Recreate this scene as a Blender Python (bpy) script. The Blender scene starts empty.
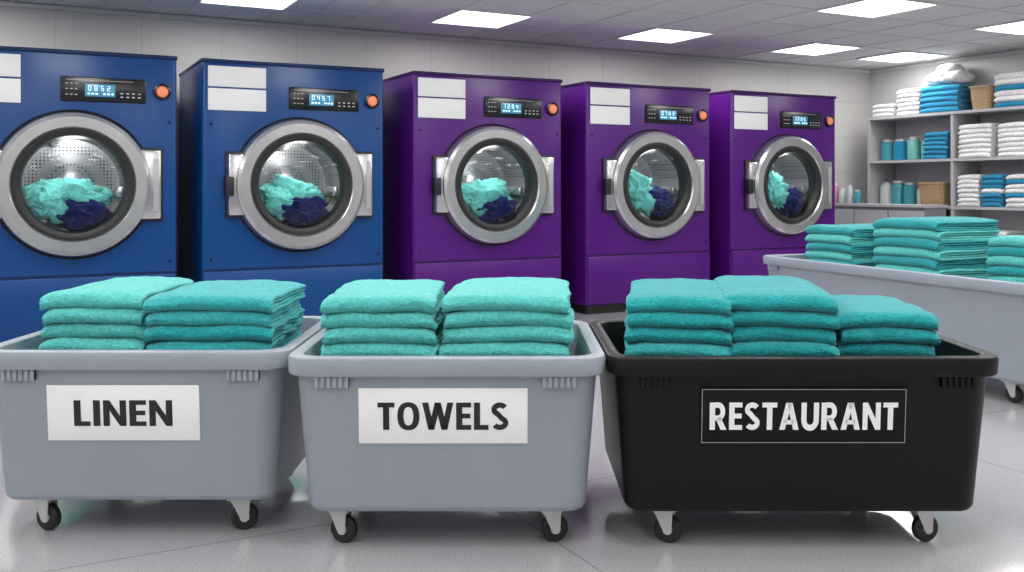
import bpy, bmesh, math, random
from mathutils import Vector, Matrix, noise
random.seed(7)
scene = bpy.context.scene
try:
    scene.view_settings.view_transform = 'Standard'
    scene.view_settings.look = 'None'
except Exception:
    pass
TH = math.radians(27.5)
U = Vector((math.cos(TH), math.sin(TH), 0)); N = Vector((math.sin(TH), -math.cos(TH), 0))
P3 = Vector((-0.19, 9.5, 0))
def RM(a, b, z=0.0):
    return P3 + U*a + N*b + Vector((0, 0, z))
H = 1.35
# ------------------------------------------------------------ materials
MC = {}
def mat(name, col, rough=0.5, metal=0.0, var=0.0, vscale=5.0, bump=0.0, bscale=50.0, sheen=0.0, emit=None, estr=0.0, coat=0.0, spec=None, bdetail=3):
    if name in MC: return MC[name]
    m = bpy.data.materials.new(name); m.use_nodes = True
    nt = m.node_tree; b = nt.nodes['Principled BSDF']
    b.inputs['Base Color'].default_value = (*col, 1)
    b.inputs['Roughness'].default_value = rough
    b.inputs['Metallic'].default_value = metal
    if sheen: 
        b.inputs['Sheen Weight'].default_value = sheen
        b.inputs['Sheen Roughness'].default_value = 0.4
    if coat: b.inputs['Coat Weight'].default_value = coat; b.inputs['Coat Roughness'].default_value = 0.1
    if spec is not None: b.inputs['Specular IOR Level'].default_value = spec
    if emit:
        b.inputs['Emission Color'].default_value = (*emit, 1); b.inputs['Emission Strength'].default_value = estr
    tc = nt.nodes.new('ShaderNodeTexCoord')
    if var:
        n = nt.nodes.new('ShaderNodeTexNoise'); n.inputs['Scale'].default_value = vscale; n.inputs['Detail'].default_value = 4
        nt.links.new(tc.outputs['Object'], n.inputs['Vector'])
        r = nt.nodes.new('ShaderNodeValToRGB')
        r.color_ramp.elements[0].position = 0.3; r.color_ramp.elements[1].position = 0.7
        r.color_ramp.elements[0].color = (*[max(0, c*(1-var)) for c in col], 1)
        r.color_ramp.elements[1].color = (*[min(1, c*(1+var)) for c in col], 1)
        nt.links.new(n.outputs['Fac'], r.inputs['Fac']); nt.links.new(r.outputs['Color'], b.inputs['Base Color'])
    if bump:
        n2 = nt.nodes.new('ShaderNodeTexNoise'); n2.inputs['Scale'].default_value = bscale; n2.inputs['Detail'].default_value = bdetail
        nt.links.new(tc.outputs['Object'], n2.inputs['Vector'])
        bp = nt.nodes.new('ShaderNodeBump'); bp.inputs['Strength'].default_value = bump; bp.inputs['Distance'].default_value = 0.01
        nt.links.new(n2.outputs['Fac'], bp.inputs['Height']); nt.links.new(bp.outputs['Normal'], b.inputs['Normal'])
    MC[name] = m
    return m

def tile_mat(name, c1, c2, cm, bw, bh, mortar, rough, axes='XY', speck=0.0, offset=0.0, bump=0.15, sscale=90, spec=0.5):
    m = bpy.data.materials.new(name); m.use_nodes = True; nt = m.node_tree; b = nt.nodes['Principled BSDF']
    tc = nt.nodes.new('ShaderNodeTexCoord')
    sep = nt.nodes.new('ShaderNodeSeparateXYZ'); com = nt.nodes.new('ShaderNodeCombineXYZ')
    nt.links.new(tc.outputs['Object'], sep.inputs[0])
    nt.links.new(sep.outputs[axes[0]], com.inputs[0]); nt.links.new(sep.outputs[axes[1]], com.inputs[1])
    br = nt.nodes.new('ShaderNodeTexBrick'); br.offset = offset; br.squash = 1.0
    br.inputs['Scale'].default_value = 1.0
    br.inputs['Brick Width'].default_value = bw; br.inputs['Row Height'].default_value = bh
    br.inputs['Mortar Size'].default_value = mortar; br.inputs['Mortar Smooth'].default_value = 0.1
    br.inputs['Color1'].default_value = (*c1, 1); br.inputs['Color2'].default_value = (*c2, 1); br.inputs['Mortar'].default_value = (*cm, 1)
    nt.links.new(com.outputs[0], br.inputs['Vector'])
    out = br.outputs['Color']
    if speck:
        n = nt.nodes.new('ShaderNodeTexNoise'); n.inputs['Scale'].default_value = sscale; n.inputs['Detail'].default_value = 5; n.inputs['Roughness'].default_value = 0.8
        nt.links.new(tc.outputs['Object'], n.inputs['Vector'])
        r = nt.nodes.new('ShaderNodeValToRGB')
        e = r.color_ramp.elements; e[0].position = 0.33; e[0].color = (1-speck, 1-speck, 1-speck, 1); e[1].position = 0.5; e[1].color = (1, 1, 1, 1)
        e2 = e.new(0.68); e2.color = (1+speck*0.3, 1+speck*0.3, 1+speck*0.3, 1)
        nt.links.new(n.outputs['Fac'], r.inputs['Fac'])
        mx = nt.nodes.new('ShaderNodeMix'); mx.data_type = 'RGBA'; mx.blend_type = 'MULTIPLY'; mx.inputs[0].default_value = 1
        nt.links.new(out, mx.inputs[6]); nt.links.new(r.outputs['Color'], mx.inputs[7]); out = mx.outputs[2]
    nt.links.new(out, b.inputs['Base Color'])
    b.inputs['Roughness'].default_value = rough
    b.inputs['Specular IOR Level'].default_value = spec
    bp = nt.nodes.new('ShaderNodeBump'); bp.inputs['Strength'].default_value = bump; bp.inputs['Distance'].default_value = 0.01; bp.invert = True
    nt.links.new(br.outputs['Fac'], bp.inputs['Height']); nt.links.new(bp.outputs['Normal'], b.inputs['Normal'])
    return m

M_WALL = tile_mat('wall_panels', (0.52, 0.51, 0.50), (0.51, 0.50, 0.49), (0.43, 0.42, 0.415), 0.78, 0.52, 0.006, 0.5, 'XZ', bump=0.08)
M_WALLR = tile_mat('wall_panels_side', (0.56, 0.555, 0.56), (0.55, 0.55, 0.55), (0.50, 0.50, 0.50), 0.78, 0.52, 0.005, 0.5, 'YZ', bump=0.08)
M_FLOOR = tile_mat('terrazzo_floor', (0.43, 0.42, 0.44), (0.42, 0.41, 0.43), (0.30, 0.30, 0.32), 2.4, 2.4, 0.006, 0.09, 'XY', speck=0.36, bump=0.03, sscale=110, spec=0.75)
M_CEIL = tile_mat('ceiling_tile', (0.72, 0.72, 0.72), (0.68, 0.68, 0.68), (0.5, 0.5, 0.5), 0.78, 0.78, 0.004, 0.9, 'XY', speck=0.10, bump=0.05)
M_BLUE = mat('blue_enamel', (0.003, 0.060, 0.235), 0.28, var=0.06, vscale=2, spec=0.35)
M_PURP = mat('purple_enamel', (0.085, 0.007, 0.19), 0.28, var=0.06, vscale=2, spec=0.35)
M_BLUED = mat('blue_enamel_trim', (0.004, 0.022, 0.085), 0.4, spec=0.3)
M_PURPD = mat('purple_enamel_trim', (0.035, 0.006, 0.075), 0.4, spec=0.3)
M_SILV = mat('brushed_silver', (0.56, 0.56, 0.57), 0.25, 0.85, var=0.05, vscale=8)
M_SILV2 = mat('painted_silver', (0.45, 0.45, 0.47), 0.42, 0.25)
M_BLK = mat('black_rubber', (0.012, 0.012, 0.013), 0.45)
M_PANEL = mat('black_gloss_panel', (0.006, 0.006, 0.008), 0.25)
M_SIGNB = mat('black_sign', (0.007, 0.007, 0.008), 0.6, spec=0.2)
M_WHITE = mat('white_label', (0.88, 0.88, 0.88), 0.5)
M_DISP = mat('display_blue', (0.03, 0.12, 0.2), 0.2, emit=(0.06, 0.30, 0.48), estr=0.6)
M_DIG = mat('display_digits', (0.8, 0.95, 1), 0.2, emit=(0.6, 0.9, 1), estr=0.8)
M_ORNG = mat('orange_button', (0.85, 0.25, 0.12), 0.35, emit=(0.8, 0.25, 0.12), estr=0.25)
M_GREY = mat('grey_plastic', (0.30, 0.335, 0.385), 0.42, var=0.03, vscale=3, bump=0.05, bscale=200)
M_BLACKP = mat('black_plastic', (0.006, 0.006, 0.007), 0.42, bump=0.08, bscale=250, spec=0.24)
M_TEXT = mat('dark_lettering', (0.010, 0.011, 0.016), 0.5)
M_TEXTW = mat('white_lettering', (0.92, 0.92, 0.92), 0.5)
M_ZINC = mat('zinc_plated', (0.62, 0.62, 0.62), 0.35, 0.5)
M_SHELF = mat('shelf_grey_metal', (0.42, 0.42, 0.43), 0.45, var=0.03)
def cloth(name, c): return mat(name, c, 0.95, var=0.18, vscale=60, bump=1.0, bscale=130, sheen=0.3, spec=0.1, bdetail=6)
M_AQ = cloth('aqua_terry', (0.105, 0.55, 0.51))
M_TL = cloth('teal_terry', (0.045, 0.42, 0.44))
M_DT = cloth('deep_teal_terry', (0.023, 0.35, 0.375))
M_DT2 = cloth('dark_teal_terry', (0.015, 0.27, 0.30))
M_NV = cloth('navy_cloth', (0.012, 0.02, 0.14))
M_LAQ = cloth('aqua_cloth', (0.20, 0.74, 0.66))
M_WT = cloth('white_terry', (0.80, 0.80, 0.80))
M_BL = cloth('blue_terry', (0.02, 0.24, 0.42))

def steel_perf():
    m = bpy.data.materials.new('perforated_steel'); m.use_nodes = True; nt = m.node_tree; b = nt.nodes['Principled BSDF']
    b.inputs['Metallic'].default_value = 0.75; b.inputs['Roughness'].default_value = 0.36
    tc = nt.nodes.new('ShaderNodeTexCoord'); v = nt.nodes.new('ShaderNodeTexVoronoi')
    v.inputs['Scale'].default_value = 34; v.inputs['Randomness'].default_value = 0
    nt.links.new(tc.outputs['Object'], v.inputs['Vector'])
    r = nt.nodes.new('ShaderNodeValToRGB'); r.color_ramp.elements[0].position = 0.22; r.color_ramp.elements[1].position = 0.30
    r.color_ramp.elements[0].color = (0.04, 0.04, 0.04, 1); r.color_ramp.elements[1].color = (0.5, 0.5, 0.51, 1)
    nt.links.new(v.outputs['Distance'], r.inputs['Fac']); nt.links.new(r.outputs['Color'], b.inputs['Base Color'])
    return m
M_DRUM = steel_perf()
def glass_mat():
    m = bpy.data.materials.new('porthole_glass'); m.use_nodes = True; nt = m.node_tree
    for n in list(nt.nodes): nt.nodes.remove(n)
    o = nt.nodes.new('ShaderNodeOutputMaterial'); mx = nt.nodes.new('ShaderNodeMixShader')
    t = nt.nodes.new('ShaderNodeBsdfTransparent'); t.inputs[0].default_value = (0.92, 0.94, 0.95, 1)
    g = nt.nodes.new('ShaderNodeBsdfGlossy'); g.inputs['Roughness'].default_value = 0.05
    f = nt.nodes.new('ShaderNodeFresnel'); f.inputs[0].default_value = 1.35
    nt.links.new(f.outputs[0], mx.inputs[0]); nt.links.new(t.outputs[0], mx.inputs[1]); nt.links.new(g.outputs[0], mx.inputs[2])
    nt.links.new(mx.outputs[0], o.inputs[0]); return m
M_GLASS = glass_mat()
def basket_mat():
    m = bpy.data.materials.new('wicker'); m.use_nodes = True; nt = m.node_tree; b = nt.nodes['Principled BSDF']
    tc = nt.nodes.new('ShaderNodeTexCoord'); c = nt.nodes.new('ShaderNodeTexChecker'); c.inputs['Scale'].default_value = 40
    c.inputs[1].default_value = (0.42, 0.29, 0.17, 1); c.inputs[2].default_value = (0.30, 0.19, 0.10, 1)
    nt.links.new(tc.outputs['Object'], c.inputs['Vector']); nt.links.new(c.outputs[0], b.inputs['Base Color'])
    b.inputs['Roughness'].default_value = 0.8
    bp = nt.nodes.new('ShaderNodeBump'); bp.inputs['Strength'].default_value = 0.5
    nt.links.new(c.outputs[1], bp.inputs['Height']); nt.links.new(bp.outputs[0], b.inputs['Normal']); return m
M_BASK = basket_mat()

# ------------------------------------------------------------ mesh helpers
def link(o): scene.collection.objects.link(o)
def empty(name, loc=(0, 0, 0), rz=0.0):
    e = bpy.data.objects.new(name, None); e.empty_display_size = 0.2; link(e)
    e.location = loc; e.rotation_euler = (0, 0, rz); return e
def mk(name, verts, faces, m, parent=None, loc=(0, 0, 0), rot=(0, 0, 0), smooth=35, fmats=None, mats=None):
    me = bpy.data.meshes.new(name); me.from_pydata(verts, [], faces); 
    bm = bmesh.new(); bm.from_mesh(me); bmesh.ops.recalc_face_normals(bm, faces=bm.faces); bm.to_mesh(me); bm.free()
    for mm in (mats if mats else [m]): me.materials.append(mm)
    if fmats:
        for p, i in zip(me.polygons, fmats): p.material_index = i
    if smooth:
        me.polygons.foreach_set('use_smooth', [True]*len(me.polygons)); me.set_sharp_from_angle(angle=math.radians(smooth))
    me.update()
    o = bpy.data.objects.new(name, me); link(o); o.parent = parent; o.location = loc; o.rotation_euler = rot
    return o
def box(name, x0, x1, y0, y1, z0, z1, m, parent=None, bevel=0.0, seg=2, loc=(0, 0, 0), rot=(0, 0, 0)):
    bm = bmesh.new(); bmesh.ops.create_cube(bm, size=1)
    for v in bm.verts:
        v.co = Vector(((x0+x1)/2+v.co.x*(x1-x0), (y0+y1)/2+v.co.y*(y1-y0), (z0+z1)/2+v.co.z*(z1-z0)))
    if bevel: bmesh.ops.bevel(bm, geom=list(bm.edges), offset=bevel, segments=seg, profile=0.5, affect='EDGES')
    me = bpy.data.meshes.new(name); bm.to_mesh(me); bm.free(); me.materials.append(m)
    if bevel:
        me.polygons.foreach_set('use_smooth', [True]*len(me.polygons)); me.set_sharp_from_angle(angle=math.radians(35))
    o = bpy.data.objects.new(name, me); link(o); o.parent = parent; o.location = loc; o.rotation_euler = rot
    return o
def multibox(name, boxes, m, parent=None, loc=(0, 0, 0), rot=(0, 0, 0)):
    vs, fs = [], []
    for (x0, x1, y0, y1, z0, z1) in boxes:
        k = len(vs)
        vs += [(x0, y0, z0), (x1, y0, z0), (x1, y1, z0), (x0, y1, z0), (x0, y0, z1), (x1, y0, z1), (x1, y1, z1), (x0, y1, z1)]
        fs += [(k, k+3, k+2, k+1), (k+4, k+5, k+6, k+7), (k, k+1, k+5, k+4), (k+1, k+2, k+6, k+5), (k+2, k+3, k+7, k+6), (k+3, k, k+4, k+7)]
    return mk(name, vs, fs, m, parent, loc, rot, smooth=0)
def revolve(name, prof, m, parent=None, axis='Y', seg=64, loc=(0, 0, 0), rot=(0, 0, 0), close=False):
    vs, fs = [], []
    n = len(prof)
    for i in range(seg):
        a = 2*math.pi*i/seg; c, s = math.cos(a), math.sin(a)
        for (r, h) in prof:
            vs.append((r*c, h, r*s) if axis == 'Y' else (r*c, r*s, h))
    rng = n if close else n-1
    for i in range(seg):
        j = (i+1) % seg
        for k in range(rng):
            k2 = (k+1) % n
            fs.append((i*n+k, i*n+k2, j*n+k2, j*n+k))
    o = mk(name, vs, fs, m, parent, loc, rot)
    bm = bmesh.new(); bm.from_mesh(o.data); bmesh.ops.remove_doubles(bm, verts=bm.verts, dist=1e-5)
    bmesh.ops.recalc_face_normals(bm, faces=bm.faces); bm.to_mesh(o.data); bm.free()
    return o
def rrect(hx, hy, r, z, nc=8):
    r = min(r, hx*0.99, hy*0.99); pts = []
    for (cx, cy, a0) in ((hx-r, hy-r, 0), (-hx+r, hy-r, 90), (-hx+r, -hy+r, 180), (hx-r, -hy+r, 270)):
        for i in range(nc+1):
            a = math.radians(a0+90*i/nc); pts.append((cx+r*math.cos(a), cy+r*math.sin(a), z))
    return pts
def loft(name, rings, m, parent=None, cap0=True, cap1=True, loc=(0, 0, 0), rot=(0, 0, 0), smooth=40):
    vs, fs = [], []; n = len(rings[0])
    for r in rings: vs += r
    for k in range(len(rings)-1):
        for i in range(n):
            j = (i+1) % n
            fs.append((k*n+i, k*n+j, (k+1)*n+j, (k+1)*n+i))
    if cap0: fs.append(tuple(range(n)))
    if cap1: fs.append(tuple((len(rings)-1)*n+i for i in range(n)))
    return mk(name, vs, fs, m, parent, loc, rot, smooth)
def blob(name, c, rad, seed, m, parent=None, sub=5, amp=0.3, loc=(0, 0, 0), freq=2.2):
    bm = bmesh.new(); bmesh.ops.create_icosphere(bm, subdivisions=sub, radius=1)
    sv = Vector((seed*3.1, seed*1.7, seed*0.9))
    for v in bm.verts:
        d = v.co.normalized()
        w = d + 0.5*Vector((noise.noise(d*1.5+sv), noise.noise(d*1.5-sv), noise.noise(d*1.5+sv*2)))
        f = 1+amp*noise.noise(w*1.3+sv)-amp*0.9*abs(noise.noise(w*freq+sv))+amp*0.5*(0.5-abs(noise.noise(w*freq*2.3-sv)))
        v.co = Vector((c[0]+d.x*rad[0]*f, c[1]+d.y*rad[1]*f, c[2]+d.z*rad[2]*f))
    me = bpy.data.meshes.new(name); bm.to_mesh(me); bm.free(); me.materials.append(m)
    me.polygons.foreach_set('use_smooth', [True]*len(me.polygons))
    o = bpy.data.objects.new(name, me); link(o); o.parent = parent; o.location = loc; return o

# ------------------------------------------------------------ folded towels
def ribbon(W, L, t, Ht, y0f, z0, nx, seed, level, ny=11):
    """U-folded strip: fold toward -Y. returns grid verts/faces"""
    r = (Ht-t)/2; path = []
    yb = L/2
    for i in range(ny): path.append((yb+(y0f+r-yb)*i/(ny-1), -r, 0, -1))
    for i in range(1, 10):
        a = math.pi*(-0.5-i/10.0); path.append((y0f+r+r*math.cos(a), r*math.sin(a), math.cos(a), math.sin(a)))
    for i in range(ny): path.append((y0f+r+(yb-y0f-r)*i/(ny-1), r, 0, 1))
    n = len(path)
    cross = []
    for (y, z, ny_, nz_) in path: cross.append((y+ny_*t/2, z+nz_*t/2))
    inner = [(y-ny_*t/2, z-nz_*t/2) for (y, z, ny_, nz_) in path]
    cross += inner[::-1]
    m = len(cross); vs, fs = [], []
    xs = [-1, -0.992, -0.975, -0.945]+[-0.9+1.8*i/(nx-1) for i in range(nx)]+[0.945, 0.975, 0.992, 1]
    sh = [0.35, 0.72, 0.93, 1]+[1]*nx+[1, 0.93, 0.72, 0.35]
    for xi, s in zip(xs, sh):
        for k, (y, z) in enumerate(cross):
            q = k if k < n else 2*n-1-k
            py, pz = path[q][0], path[q][1]
            yy = py+(y-py)*s; zz = pz+(z-pz)*s
            jit = 0.014*noise.noise(Vector((q*0.23, seed*2.3, 5 if xi > 0 else 9)))
            x = xi*W/2 + jit*abs(xi)**6
            nz = 0.006*noise.noise(Vector((x*5+seed*0.1, yy*5, level*0.35)))+0.004*noise.noise(Vector((x*18, yy*16, seed)))+0.0015*noise.noise(Vector((x*60, yy*60, seed)))
            droop = -0.012*abs(xi)**6
            ny2 = 0.007*noise.noise(Vector((x*6, seed*1.9, z*20)))+0.002*noise.noise(Vector((x*40, seed*1.9, z*60)))
            puff = 0.006*(1-abs(xi)**4)*(1 if z > 0 else -0.3)*(Ht/0.067)
            if z > 0: puff += -0.010*max(0, 1-(yy-y0f)/0.10)**2
            vs.append((x, yy+ny2, zz+z0+Ht/2+nz+droop+puff))
    X = len(xs)
    for i in range(X-1):
        for k in range(m):
            k2 = (k+1) % m
            fs.append((i*m+k, i*m+k2, (i+1)*m+k2, (i+1)*m+k))
    for base in (0, (X-1)*m):
        for q in range(n-1):
            fs.append((base+q, base+q+1, base+2*n-2-q, base+2*n-1-q))
    return vs, fs
def towel_stack(name, loc, rz, W, L, n, th, mats, seed=0, nx=14, parent=None, order=None, jx=0.010, ny=11):
    rnd = random.Random(seed); V, F, FM = [], [], []
    for i in range(n):
        w = W*(1+rnd.uniform(-0.015, 0.015)); l = L*(1+rnd.uniform(-0.015, 0.015))
        t = th*0.25; dx = rnd.uniform(-jx, jx); dy = rnd.uniform(-0.008, 0.008); a = rnd.uniform(-0.02, 0.02)
        mi = (order[i % len(order)] if order else rnd.randrange(len(mats)))
        for (ww, tt, hh, yf, zz) in ((w, t, th, -l/2, 0), (w*0.985, t*0.82, th-2*t-0.001, -l/2+t, t)):
            vs, fs = ribbon(ww, l, tt, hh, yf, zz, nx, seed*13+i*3+yf, i, ny)
            k = len(V); ca, sa = math.cos(a), math.sin(a)
            V += [(x*ca-y*sa+dx, x*sa+y*ca+dy, z+i*th*0.99) for (x, y, z) in vs]
            F += [tuple(q+k for q in f) for f in fs]; FM += [mi]*len(fs)
    return mk(name, V, F, None, parent, loc, (0, 0, rz), smooth=60, fmats=FM, mats=mats)

# ------------------------------------------------------------ room
CZ = 3.10; A0, A1, B0, B1 = -8.0, 7.07, -1.6, 11.0
RL = tuple(P3)
def rbox(name, a0, a1, b0, b1, z0, z1, m, **k):
    return box(name, a0, a1, -b1, -b0, z0, z1, m, loc=RL, rot=(0, 0, TH), **k)
rbox('floor', A0, A1, B0, B1, -0.1, 0, M_FLOOR)
rbox('ceiling', A0, A1, B0, B1, CZ, CZ+0.1, M_CEIL)
rbox('wall_back', A0-0.1, A1+0.1, B0-0.1, B0, -0.1, CZ+0.1, M_WALL)
rbox('wall_front', A0-0.1, A1+0.1, B1, B1+0.1, -0.1, CZ+0.1, M_WALL)
rbox('wall_right', A1, A1+0.1, B0, B1, -0.1, CZ+0.1, M_WALLR)
rbox('wall_left', A0-0.1, A0, B0, B1, -0.1, CZ+0.1, M_WALLR)
M_BASE = mat('baseboard_grey', (0.25, 0.25, 0.27), 0.5)
rbox('baseboard_back', A0, A1, B0, B0+0.02, 0, 0.12, M_BASE)
rbox('baseboard_right', A1-0.02, A1, B0+0.02, B1, 0, 0.12, M_BASE)
M_TRIM = mat('ceiling_trim_white', (0.66, 0.66, 0.66), 0.5)
g = 0.78; GA, GB = 0.03, -0.35; bars = []
for k in range(-30, 30):
    aa = GA+(k+0.5)*g
    if A0 < aa < A1: bars.append((aa-0.011, aa+0.011, -B1, -B0, CZ-0.008, CZ-0.0005))
    bb = GB+(k+0.5)*g
    if B0 < bb < B1: bars.append((A0, A1, -bb-0.011, -bb+0.011, CZ-0.0075, CZ-0.0006))
multibox('ceiling_grid', bars, M_TRIM, loc=RL, rot=(0, 0, TH))
multibox('trim_1', [(A0, A1, -B0-0.03, -B0, CZ-0.05, CZ-0.013), (A1-0.03, A1, -B1, -B0-0.03, CZ-0.05, CZ-0.013)], M_TRIM, loc=RL, rot=(0, 0, TH))
M_LAMP = mat('light_diffuser', (0.9, 0.9, 0.9), 0.5, emit=(1, 0.99, 0.97), estr=6.0)
def lamp(a, b, P=17):
    e = empty('ceiling_light_panel', RM(a, b, CZ), TH); h = g/2+0.02
    multibox('frame', [(-h, h, -h, -h+0.025, -0.022, -0.001), (-h, h, h-0.025, h, -0.022, -0.001), (-h, -h+0.025, -h+0.025, h-0.025, -0.022, -0.001), (h-0.025, h, -h+0.025, h-0.025, -0.022, -0.001)], M_TRIM, e)
    multibox('diffuser', [(-h+0.025, h-0.025, -h+0.025, h-0.025, -0.012, -0.002)], M_LAMP, e)
    l = bpy.data.lights.new('panel_lamp', 'AREA'); l.shape = 'SQUARE'; l.size = 0.70; l.energy = P; l.color = (1, 0.985, 0.965)
    o = bpy.data.objects.new('panel_lamp', l); link(o); o.parent = e; o.location = (0, 0, -0.03)
for bi in range(5):
    bb = GB+3*g*bi
    if bi == 0: al = [-9, -6, -3, 0, 3, 6, 8]
    elif bi == 1: al = [-8, -5, -2, 1, 4, 7]
    else: al = [-9, -6, -3, 0, 3, 6]
    for aa in al: lamp(GA+aa*g, bb)

# ------------------------------------------------------------ washing machines
SEG = {'0': 'abcdef', '1': 'bc', '2': 'abged', '3': 'abgcd', '4': 'fgbc', '5': 'afgcd', '7': 'abc', '8': 'abcdefg'}
def washer(i, body_m, trim_m, seed, digits):
    e = empty('industrial_washing_machine', RM((i-3)*1.95+(0.09 if i == 1 else 0.0), 0, 0), TH)
    x0, x1, D, T = -0.855, 0.80, 1.3, 2.455; DZ = 1.37
    b = box('body', x0, x1, 0, D, 0.09, T, body_m, e, bevel=0.028, seg=3)
    cut = revolve('cut', [(0, -0.2), (0.43, -0.2), (0.43, 0.7), (0, 0.7)], M_BLK, e, loc=(0, 0, DZ))
    md = b.modifiers.new('b', 'BOOLEAN'); md.object = cut; md.operation = 'DIFFERENCE'; md.solver = 'EXACT'
    bpy.context.view_layer.update()
    dg = bpy.context.evaluated_depsgraph_get()
    nm = bpy.data.meshes.new_from_object(b.evaluated_get(dg)); b.modifiers.clear(); b.data = nm
    nm.set_sharp_from_angle(angle=math.radians(35))
    bpy.data.objects.remove(cut)
    box('plinth', x0+0.03, x1-0.03, 0.04, D-0.03, 0, 0.095, M_BLK, e)
    box('lower_panel', x0+0.015, x1-0.015, -0.014, 0.01, 0.11, 0.615, body_m, e, bevel=0.01)
    box('seam', x0+0.003, x1-0.003, -0.004, 0.01, 0.618, 0.636, trim_m, e)
    box('top_cap', x0-0.006, x1+0.006, -0.012, D, T-0.025, T+0.012, trim_m, e, bevel=0.012)
    lx0, lx1 = (-0.80, -0.385) if i == 1 else (-0.805, -0.305)
    box('label_plate_1', lx0, lx1, -0.008, 0.004, 2.225, 2.405, M_WHITE, e, bevel=0.003)
    box('label_plate_2', lx0, lx1, -0.008, 0.004, 2.02, 2.21, M_WHITE, e, bevel=0.003)
    box('control_panel', -0.10, 0.55, -0.018, 0.005, 2.05, 2.25, M_PANEL, e, bevel=0.008)
    box('display', 0.08, 0.31, -0.022, -0.01, 2.092, 2.195, M_DISP, e, bevel=0.003)
    db = []; w, h, t = 0.022, 0.018, 0.004
    for k, ch in enumerate(digits):
        xx = 0.105+k*0.048; z0 = 2.14
        for c in SEG[ch]:
            db.append({'a': (xx, xx+w, -0.025, -0.021, z0+2*h, z0+2*h+t), 'g': (xx, xx+w, -0.025, -0.021, z0+h, z0+h+t), 'd': (xx, xx+w, -0.025, -0.021, z0, z0+t),
                       'f': (xx, xx+t, -0.025, -0.021, z0+h, z0+2*h+t), 'e': (xx, xx+t, -0.025, -0.021, z0, z0+h), 'b': (xx+w-t, xx+w, -0.025, -0.021, z0+h, z0+2*h+t), 'c': (xx+w-t, xx+w, -0.025, -0.021, z0, z0+h)}[c])
    db += [(0.10+k*0.03, 0.118+k*0.03, -0.025, -0.021, 2.108, 2.122) for k in range(7) if k != 3]
    multibox('digits', db, M_DIG, e)
    multibox('keys', [(-0.065+k*0.035, -0.045+k*0.035, -0.024, -0.017, 2.10+j*0.045, 2.108+j*0.045) for k in range(3) for j in range(3)]+[(0.35+k*0.045, 0.372+k*0.045, -0.024, -0.017, 2.09+j*0.03, 2.10+j*0.03) for k in range(4) for j in range(2)]+[(-0.06, 0.45, -0.019, -0.017, 2.222, 2.226)], M_SILV2, e)
    revolve('button_bezel', [(0.050, 0.0), (0.070, -0.006), (0.070, -0.02), (0.052, -0.026), (0.048, -0.01)], M_PANEL, e, loc=(0.68, 0, 2.155), seg=32)
    revolve('start_button', [(0.049, 0.0), (0.049, -0.018), (0.042, -0.032), (0.02, -0.036), (0, -0.037)], M_ORNG, e, loc=(0.68, 0, 2.155), seg=32)
    for (bx, bz) in ((-0.78, 1.9), (0.74, 1.9), (-0.78, 0.72), (0.74, 0.72)):
        revolve('bolt', [(0.014, 0.0), (0.014, -0.006), (0.008, -0.012), (0, -0.012)], trim_m, e, loc=(bx, 0, bz), seg=16)
    revolve('door_ring', [(0.43, 0.0), (0.43, -0.06), (0.447, -0.100), (0.47, -0.118), (0.548, -0.118), (0.575, -0.098), (0.588, -0.055), (0.588, 0.0)], M_SILV, e, loc=(0, 0, DZ), seg=96)
    revolve('door_groove', [(0.592, 0.0), (0.60, -0.012), (0.612, 0.0)], M_BLK, e, loc=(0, 0, DZ), seg=96)
    box('door_wing_1', 0.42, 0.665, -0.078, -0.002, DZ-0.29, DZ+0.29, M_SILV, e, bevel=0.02)
    box('door_wing_back_1', 0.42, 0.683, -0.03, -0.001, DZ-0.31, DZ+0.31, M_BLK, e, bevel=0.01)
    box('door_wing_2', -0.645, -0.42, -0.078, -0.002, DZ-0.27, DZ+0.27, M_SILV, e, bevel=0.02)
    box('door_wing_back_2', -0.66, -0.42, -0.03, -0.001, DZ-0.29, DZ+0.29, M_BLK, e, bevel=0.01)
    box('latch_recess', 0.60, 0.645, -0.082, -0.07, DZ-0.22, DZ+0.22, M_SILV2, e, bevel=0.005)
    box('hinge', -0.675, -0.60, -0.105, -0.02, DZ-0.10, DZ+0.07, M_BLK, e, bevel=0.012)
    revolve('gasket', [(0.455, -0.10), (0.44, -0.118), (0.42, -0.118), (0.395, -0.105), (0.378, -0.07), (0.378, 0.03), (0.40, 0.04)], M_BLK, e, loc=(0, 0, DZ), seg=96)
    revolve('porthole_glass', [(0.385, -0.075), (0.33, -0.092), (0.25, -0.106), (0.12, -0.115), (0, -0.118)], M_GLASS, e, loc=(0, 0, DZ), seg=64)
    revolve('drum', [(0.40, 0.035), (0.424, 0.06), (0.424, 0.48), (0.39, 0.52), (0.30, 0.53), (0.16, 0.50), (0.12, 0.46), (0.05, 0.44), (0, 0.44)], M_DRUM, e, loc=(0, 0, DZ), seg=72)
    for k in range(3):
        an = math.radians(90+k*120+20)
        box('drum_lifter', -0.05, 0.05, 0.08, 0.48, -0.035, 0.05, M_SILV, e, bevel=0.025, loc=(0.37*math.cos(an), 0, DZ+0.37*math.sin(an)), rot=(0, -an+math.pi/2, 0))
    if i <= 3:
        blob('laundry_aqua', (-0.03, 0.17, DZ-0.12), (0.31, 0.15, 0.17), seed, M_LAQ, e, amp=0.5, freq=2.0)
        blob('laundry_aqua_2', (-0.17, 0.09, DZ-0.17), (0.16, 0.10, 0.13), seed+5, M_LAQ, e, amp=0.5, freq=2.0)
        blob('laundry_navy', (0.04, 0.07, DZ-0.25), (0.23, 0.12, 0.13), seed+2, M_NV, e, amp=0.5, freq=2.0)
    else:
        blob('laundry_aqua', (-0.12, 0.12, DZ-0.09), (0.22, 0.15, 0.23), seed, M_LAQ, e, amp=0.5, freq=2.0)
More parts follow.
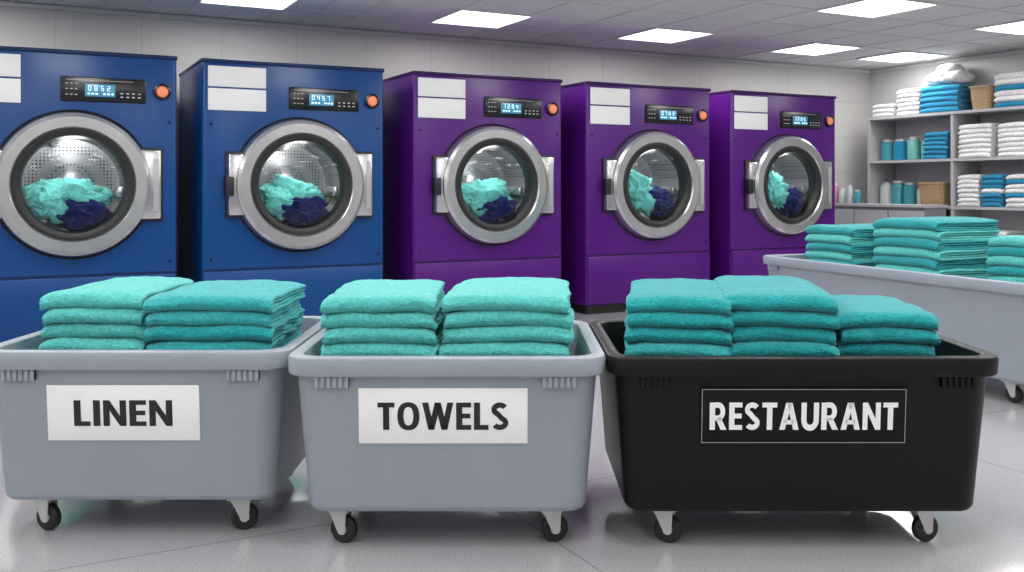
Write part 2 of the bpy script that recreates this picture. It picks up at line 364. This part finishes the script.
        blob('laundry_navy', (0.10, 0.08, DZ-0.20), (0.22, 0.13, 0.16), seed+2, M_NV, e, amp=0.5, freq=2.0)
    l = bpy.data.lights.new('drum_fill', 'POINT'); l.energy = 4.2; l.shadow_soft_size = 0.08; l.color = (1, 0.99, 0.98)  # added fill light, brightens drum and laundry behind the glass; no visible fixture
    o = bpy.data.objects.new('drum_fill', l); link(o); o.parent = e; o.location = (0.0, 0.04, DZ+0.28)
for i in range(1, 6):
    washer(i, M_BLUE if i <= 2 else M_PURP, M_BLUED if i <= 2 else M_PURPD, i*1.37, ['0852', '0457', '1204', '0783', '1205'][i-1])

# ------------------------------------------------------------ block lettering
class Pen:
    def __init__(s): s.v = []; s.f = []
    def poly(s, pts):
        k = len(s.v); s.v += pts; s.f.append(tuple(range(k, k+len(pts))))
    def stroke(s, pts, t):
        P = [Vector(p) for p in pts]; n = len(P); lft, rgt = [], []
        for i in range(n):
            d0 = (P[i]-P[i-1]).normalized() if i > 0 else (P[1]-P[0]).normalized()
            d1 = (P[i+1]-P[i]).normalized() if i < n-1 else d0
            d = (d0+d1).normalized(); nn = Vector((-d.y, d.x)); c = max(0.5, nn.dot(Vector((-d0.y, d0.x))))
            lft.append(P[i]+nn*t/2/c); rgt.append(P[i]-nn*t/2/c)
        for i in range(n-1): s.poly([tuple(lft[i]), tuple(lft[i+1]), tuple(rgt[i+1]), tuple(rgt[i])])
def text_mesh(txt, w, h):
    pen = Pen(); t = 0.225; hb = 0.178; x = 0
    def R(a, b, c, d): pen.poly([(a, c), (b, c), (b, d), (a, d)])
    for ch in txt:
        o = x
        if ch == 'L': W = 0.53; R(o, o+t, 0, 1); R(o+t, o+W, 0, hb)
        elif ch == 'I': W = t; R(o, o+t, 0, 1)
        elif ch == 'E': W = 0.55; R(o, o+t, 0, 1); R(o+t, o+W, 0, hb); R(o+t, o+W, 1-hb, 1); R(o+t, o+W-0.03, 0.42, 0.42+hb)
        elif ch == 'T': W = 0.62; R(o+W/2-t/2, o+W/2+t/2, 0, 1-hb); R(o, o+W, 1-hb, 1)
        elif ch == 'N':
            W = 0.75; q = t*0.93; R(o, o+q, 0, 1); R(o+W-q, o+W, 0, 1); pen.poly([(o+q, 1), (o+q, 0.60), (o+W-q, 0), (o+W-q, 0.40)])
        elif ch in 'O':
            W = 0.81; n = 40; k = 2.35; oo, ii = [], []
            for j in range(n+1):
                a = 2*math.pi*j/n; c, s = math.cos(a), math.sin(a)
                u = math.copysign(abs(c)**(2/k), c); v = math.copysign(abs(s)**(2/k), s)
                oo.append((o+W/2+u*W/2, 0.5+v*0.515)); ii.append((o+W/2+u*(W/2-t), 0.5+v*(0.515-hb)))
            for j in range(n): pen.poly([oo[j], oo[j+1], ii[j+1], ii[j]])
        elif ch == 'U':
            W = 0.74; r = W/2
            pts = [(o+t/2, 1), (o+t/2, 0.36)]+[(o+r-(r-t/2)*math.cos(a), 0.36-(0.375-hb/2)*math.sin(a)) for a in [math.pi*j/16 for j in range(1, 16)]]+[(o+W-t/2, 0.36), (o+W-t/2, 1)]
            pen.stroke(pts, t*0.97)
        elif ch == 'W':
            W = 1.14; q = 0.22
            for (a, b) in ((0, 0.24), (0.5, 0.24), (0.5, 0.76), (1, 0.76)):
                ta = o+a*(W-q); tb = o+b*(W-q)
                pen.poly([(ta, 1), (ta+q, 1), (tb+q, 0), (tb, 0)])
        elif ch == 'A':
            W = 0.81; q = 0.23
            pen.poly([(o, 0), (o+q, 0), (o+W/2+q*0.45, 1), (o+W/2-q*0.55, 1)]); pen.poly([(o+W-q, 0), (o+W, 0), (o+W/2+q*0.55, 1), (o+W/2-q*0.45, 1)]); R(o+0.2, o+W-0.2, 0.20, 0.36)
        elif ch == 'S':
            W = 0.63; cx = o+W/2; rx = W/2-t/2+0.01; ry = 0.165
            pts = [(cx+rx*math.cos(math.radians(a)), 0.745+ry*math.sin(math.radians(a))) for a in range(28, 246, 12)]
            pts += [(cx+rx*math.cos(math.radians(a)), 0.255+ry*math.sin(math.radians(a))) for a in range(65, -155, -12)]
            pen.stroke(pts, t*0.86)
        elif ch == 'R':
            W = 0.71; R(o, o+t, 0, 1)
            pts = [(o+t*0.9, 1-hb/2), (o+0.36, 1-hb/2)]+[(o+0.36+0.185*math.sin(a), 0.68+(0.32-hb/2)*math.cos(a)-0.02*(a/math.pi)) for a in [math.pi*j/12 for j in range(1, 12)]]+[(o+0.36, 0.68-0.32+hb/2-0.02), (o+t*0.9, 0.68-0.32+hb/2-0.02)]
            pen.stroke(pts, hb*1.1)
            pen.poly([(o+0.24, 0.42), (o+0.46, 0.45), (o+W, 0), (o+W-0.25, 0)])
        x += W+0.10
    tot = x-0.10
    me = bpy.data.meshes.new('lettering'); me.from_pydata([((a-tot/2)*w/tot, 0, (b-0.5)*h) for (a, b) in pen.v], [], pen.f)
    return me
def caster(parent, x, y, ang, R=0.052):
    ce = bpy.data.objects.new('caster', None); link(ce); ce.parent = parent; ce.location = (x, y, 0); ce.rotation_euler = (0, 0, ang)
    revolve('wheel', [(0, -0.012), (0.02, -0.014), (0.022, -0.018), (R-0.008, -0.018), (R, -0.010), (R, 0.010), (R-0.008, 0.018), (0.022, 0.018), (0.02, 0.014), (0, 0.012)], M_BLK, ce, loc=(0.015, 0, R), seg=32)
    revolve('hub', [(0, -0.024), (0.018, -0.024), (0.020, -0.016), (0.020, 0.016), (0.018, 0.024), (0, 0.024)], M_ZINC, ce, loc=(0.015, 0, R), seg=20)
    for s in (-1, 1):
        v = [(-0.035, s*0.026, 0.118), (0.035, s*0.026, 0.118), (0.030, s*0.026, R-0.010), (0.002, s*0.026, R-0.010)]
        v += [(p[0], s*0.022, p[2]) for p in v]
        mk('fork', v, [(0, 1, 2, 3), (4, 5, 6, 7), (0, 1, 5, 4), (1, 2, 6, 5), (2, 3, 7, 6), (3, 0, 4, 7)], M_ZINC, ce, smooth=0)
    box('fork_top', -0.037, 0.037, -0.027, 0.027, 0.113, 0.122, M_ZINC, ce, bevel=0.002)
    box('mount_plate', -0.05, 0.05, -0.045, 0.045, 0.126, 0.141, M_ZINC, ce, bevel=0.003)
    revolve('swivel', [(0.024, 0.119), (0.024, 0.128)], M_BLK, ce, axis='Z', seg=20)
INB, INT = 0.068, 0.030
def cart(x, y, rz, hx, hy, m, RZ=0.73, wx=0.40, label=None, lx=0.0, lz=0.5, lw=0.6, lh=0.205, tw=0.4, tht=0.1, dark=False, plat=0.56):
    e = empty('laundry_cart', (x, y, 0), rz); cy = hy
    L = RZ-0.072
    prof = [(0.16, 0.141), (INB+0.028, 0.141), (INB+0.010, 0.146), (INB+0.001, 0.160), (INB, 0.168), (INT, L-0.002), (INT-0.001, L), (0.003, L+0.001), (0.0, L+0.006), (-0.003, RZ-0.014), (0.001, RZ-0.004), (0.009, RZ),
            (0.040, RZ), (0.048, RZ-0.005), (0.051, RZ-0.018), (0.085, 0.19), (0.10, 0.165), (0.14, 0.158)]
    rings = [rrect(hx-i, hy-i, max(0.045, 0.105-i*0.4), z, 10) for (i, z) in prof]
    loft('tub', rings, m, e, loc=(0, cy, 0), smooth=32)
    rb = []
    for sx in (-1, 1):
        for k in range(6):
            xx = sx*(hx-0.175)+(k-2.5)*0.022
            rb.append((xx-0.006, xx+0.006, 0.010, 0.06, L-0.040, L+0.004))
            rb.append((xx-0.006, xx+0.006, 2*hy-0.06, 2*hy-0.010, L-0.040, L+0.004))
        xx = sx*(hx-0.175)
        rb.append((xx-0.061, xx+0.061, 0.018, 0.06, L-0.040, L+0.004))
    multibox('rim_ribs', rb, m, e)
    loft('spring_platform', [rrect(hx-0.088, hy-0.088, 0.06, z, 6) for z in (plat-0.02, plat)], m, e, loc=(0, cy, 0))
    for sx in (-1, 1):
        caster(e, sx*wx-0.01, 0.17, math.radians(-18 if sx < 0 else 14))
        caster(e, sx*wx-0.01, 2*hy-0.17, math.radians(-30 if sx > 0 else 10))
    if label:
        s = (INB-INT)/(L-0.17); th = math.atan(s)
        yy = INT+(L-lz)*s
        le = bpy.data.objects.new('sign', None); link(le); le.parent = e; le.location = (lx, yy-0.0005, lz); le.rotation_euler = (th, 0, 0)
        box('sign_plate', -lw/2, lw/2, -0.006, 0.0, -lh/2, lh/2, M_SIGNB if dark else M_WHITE, le, bevel=0.002)
        me = text_mesh(label, tw, tht); me.materials.append(M_TEXTW if dark else M_TEXT)
        o = bpy.data.objects.new('lettering', me); link(o); o.parent = le; o.location = (0, -0.0075, 0)
        if dark:
            w2, h2, t = lw/2-0.006, lh/2-0.006, 0.002
            multibox('sign_border', [(-w2, w2, -0.0068, -0.005, h2-t, h2), (-w2, w2, -0.0068, -0.005, -h2, -h2+t), (-w2, -w2+t, -0.0068, -0.005, -h2, h2), (w2-t, w2, -0.0068, -0.005, -h2, h2)], M_SILV2, le)
    return e
cart(-1.445, 3.58, 0, 0.60, 0.5, M_GREY, wx=0.385, label='LINEN', lx=-0.035, lz=0.49, lw=0.58, lh=0.215, tw=0.375, tht=0.10)
cart(-0.243, 3.45, 0, 0.59, 0.5, M_GREY, wx=0.40, label='TOWELS', lx=-0.01, lz=0.51, lw=0.62, lh=0.207, tw=0.48, tht=0.102)
cart(1.08, 3.45, 0, 0.725, 0.5, M_BLACKP, wx=0.49, label='RESTAURANT', lx=-0.01, lz=0.51, lw=0.76, lh=0.213, tw=0.69, tht=0.102, dark=True)
F = Vector((2.10, 8.1, 0)); Nn = Vector((3.14, 5.50, 0)); dv = (Nn-F); L4 = dv.length; ang4 = math.atan2(dv.y, dv.x); mid = (F+Nn)/2
cart(mid.x, mid.y, ang4, L4/2, 0.58, M_GREY, RZ=0.77, wx=L4/2-0.42, plat=0.62)

def PX(px, d): return (px-512)/950*d
def st(px, dfront, rz, W, L, n, mats, seed, base=0.562, th=0.060, order=None, nx=26):
    X = PX(px, dfront); towel_stack('folded_towel_stack', (X, dfront+L/2, base), math.radians(rz), W, L, n, th, mats, seed, nx=nx, order=order, ny=22)
st(90, 3.80, 1, 0.41, 0.66, 6, [M_AQ, M_TL], 1, order=[0], th=0.061)
st(207, 3.76, 1, 0.50, 0.60, 6, [M_TL, M_DT], 2, order=[0, 0, 0, 1, 0, 0])
st(377, 3.68, 0, 0.445, 0.66, 6, [M_AQ, M_TL], 3, order=[0], th=0.061)
st(509, 3.68, -2, 0.50, 0.66, 6, [M_AQ, M_TL], 4, th=0.062, order=[0])
st(690, 3.68, -8, 0.405, 0.66, 6, [M_DT, M_TL], 5, order=[0, 0, 1, 0, 0, 0], th=0.061)
st(794, 3.66, -8, 0.42, 0.68, 6, [M_DT, M_DT2], 6, th=0.063, order=[0])
st(897, 3.70, -7, 0.37, 0.58, 5, [M_DT2, M_DT], 7, th=0.060, order=[0, 1, 0, 1, 1])
dvn = dv.normalized(); acr = Vector((-dvn.y, dvn.x, 0))
def st4(al, ac, W, L, n, seed, th, mats, order): 
    p = F+dvn*al+acr*ac
    towel_stack('folded_towel_stack', (p.x, p.y, 0.624), ang4, W, L, n, th, mats, seed, order=order)
st4(0.44, 0.66, 0.56, 0.60, 6, 11, 0.068, [M_AQ, M_DT], [0, 1, 0, 1, 0, 1])
st4(1.24, 0.70, 0.64, 0.60, 7, 12, 0.070, [M_AQ, M_DT], [1, 0, 1, 0, 1, 0, 1])
st4(2.20, 0.76, 0.62, 0.52, 6, 13, 0.066, [M_AQ, M_DT], [1, 0, 1, 0, 1, 0])

# ------------------------------------------------------------ shelving on right wall
def SH(s, q, z=0): return RM(A1-q, B0+s, z)
RS = TH-math.pi/2
e = empty('shelving_unit', SH(0, 0), RS)
s0, pitch = 0.47, 1.36
posts = []
for k in range(4):
    s = s0+k*pitch
    posts += [(s-0.02, s+0.02, -0.55, -0.50, 0, 2.31), (s-0.02, s+0.02, -0.06, -0.02, 0, 2.31), (s-0.012, s+0.012, -0.5, -0.06, 0, 2.31)]
multibox('uprights', posts, M_SHELF, e)
boards = [(s0-0.02, s0+3*pitch+0.02, -0.56, -0.015, z-0.035, z) for z in (2.33, 1.72, 1.10, 0.50, 0.10)]
multibox('shelf_boards', boards, M_SHELF, e)
def sh_stack(s, z, W, n, th, mats, order, seed, L=0.42): 
    towel_stack('folded_towel_stack', SH(s, 0.30, z+0.004), RS, W, L, n, th, mats, seed, nx=8, order=order, jx=0.006)
sh_stack(0.68, 2.33, 0.36, 3, 0.06, [M_WT], [0], 21)
sh_stack(1.10, 2.33, 0.36, 6, 0.06, [M_WT], [0], 22)
sh_stack(1.60, 2.33, 0.58, 5, 0.072, [M_BL], [0], 23)
sh_stack(2.62, 2.33, 0.44, 6, 0.07, [M_WT, M_BL], [1, 0, 0, 1, 0, 0], 24)
sh_stack(3.12, 2.33, 0.45, 5, 0.07, [M_WT, M_BL], [0], 25)
sh_stack(1.54, 1.72, 0.36, 6, 0.06, [M_BL, M_TL], [0], 26)
sh_stack(2.12, 1.72, 0.46, 7, 0.062, [M_WT], [0], 27)
sh_stack(2.68, 1.72, 0.46, 7, 0.06, [M_WT], [0], 28)
sh_stack(2.03, 1.10, 0.30, 7, 0.058, [M_WT, M_BL], [0], 29)
sh_stack(2.36, 1.10, 0.28, 7, 0.058, [M_WT, M_BL], [1, 1, 1, 0], 30)
sh_stack(2.75, 1.10, 0.40, 7, 0.058, [M_WT, M_BL], [0, 0, 1], 31)
sh_stack(2.3, 0.50, 0.5, 5, 0.06, [M_WT], [0], 32)
re_ = empty('rolled_towel_pile', SH(1.6, 0.30, 2.33+5*0.072+0.014), RS)
for k, (x, y, z) in enumerate(((-0.15, 0, 0.085), (0.15, -0.02, 0.085), (0.0, 0.02, 0.20))):
    blob('roll', (x, y, z), (0.18, 0.20, 0.095), 40+k, M_WT, re_, sub=4, amp=0.18)
def basket(s, z, hx, hy, h):
    e = empty('wicker_basket', SH(s, 0.30, z+0.001), RS)
    loft('basket_body', [rrect(hx*0.85, hy*0.85, 0.04, 0), rrect(hx*0.95, hy*0.95, 0.05, h*0.5), rrect(hx, hy, 0.05, h), rrect(hx+0.012, hy+0.012, 0.06, h-0.01), rrect(hx+0.012, hy+0.012, 0.06, h+0.015), rrect(hx-0.015, hy-0.015, 0.05, h+0.015), rrect(hx*0.8, hy*0.8, 0.04, 0.02)], M_BASK, e, smooth=50)
basket(2.17, 2.33, 0.15, 0.18, 0.29)
basket(1.45, 1.10, 0.20, 0.2, 0.30)
M_JT = mat('teal_glass_jar', (0.05, 0.28, 0.33), 0.15); M_JG = mat('green_glass_jar', (0.13, 0.40, 0.36), 0.15); M_JW = mat('clear_jar', (0.5, 0.55, 0.56), 0.15)
M_JP = mat('pink_bottle', (0.55, 0.25, 0.35), 0.3); M_LID = mat('jar_lid', (0.55, 0.56, 0.57), 0.35, 0.5)
def jar(loc, r, h, m, name='storage_jar'):
    e = empty(name, loc)
    revolve('jar_body', [(0, 0), (r*0.9, 0), (r, 0.012), (r, h*0.8), (r*0.75, h*0.9), (r*0.7, h*0.92), (0, h*0.92)], m, e, axis='Z', seg=28)
    revolve('lid', [(0, h), (r*0.7, h), (r*0.78, h-0.008), (r*0.78, h*0.88), (0, h*0.88)], M_LID, e, axis='Z', seg=28)
for k, (s, z, r, h, m) in enumerate(((0.62, 1.72, 0.095, 0.30, M_JT), (0.84, 1.72, 0.095, 0.30, M_BL), (1.06, 1.72, 0.09, 0.32, M_JG), (1.25, 1.72, 0.06, 0.26, M_JG),
                      (0.60, 1.10, 0.09, 0.32, M_JW), (0.80, 1.10, 0.09, 0.34, M_JT), (1.0, 1.10, 0.09, 0.31, M_JT), (1.17, 1.10, 0.05, 0.24, M_JW))):
    jar(SH(s, 0.33, z+0.001), r, h, m)
M_CNT = mat('counter_top', (0.42, 0.42, 0.43), 0.3); M_CAB = mat('cabinet_grey', (0.22, 0.22, 0.235), 0.5)
ce = empty('counter_cabinet', SH(0, 0), RS)
box('cabinet', 0.03, 1.78, -0.98, -0.60, 0.0, 1.08, M_CAB, ce)
box('counter_top', 0.02, 1.80, -1.01, -0.58, 1.08, 1.12, M_CNT, ce, bevel=0.006)
multibox('doors', [(0.05+k*0.58, 0.60+k*0.58, -0.995, -0.98, 0.1, 1.04) for k in range(3)], M_SHELF, ce)
for (s, r, h, m) in ((0.12, 0.045, 0.28, M_JP), (0.24, 0.05, 0.22, M_JW), (0.38, 0.04, 0.26, M_JW), (0.52, 0.045, 0.19, M_JT)):
    jar(SH(s, 0.82, 1.121), r, h, m, 'detergent_bottle')

# ------------------------------------------------------------ world & camera
w = bpy.data.worlds.new('world'); scene.world = w; w.use_nodes = True
w.node_tree.nodes['Background'].inputs[0].default_value = (0.6, 0.62, 0.65, 1); w.node_tree.nodes['Background'].inputs[1].default_value = 0.3
cd = bpy.data.cameras.new('camera'); cam = bpy.data.objects.new('camera', cd); link(cam)
cam.location = (0, 0, H); cam.rotation_euler = (math.radians(90), 0, 0)
cd.sensor_width = 36; cd.lens = 950/1024*36; cd.shift_y = -(286-187)/1024; cd.clip_start = 0.05
scene.camera = cam
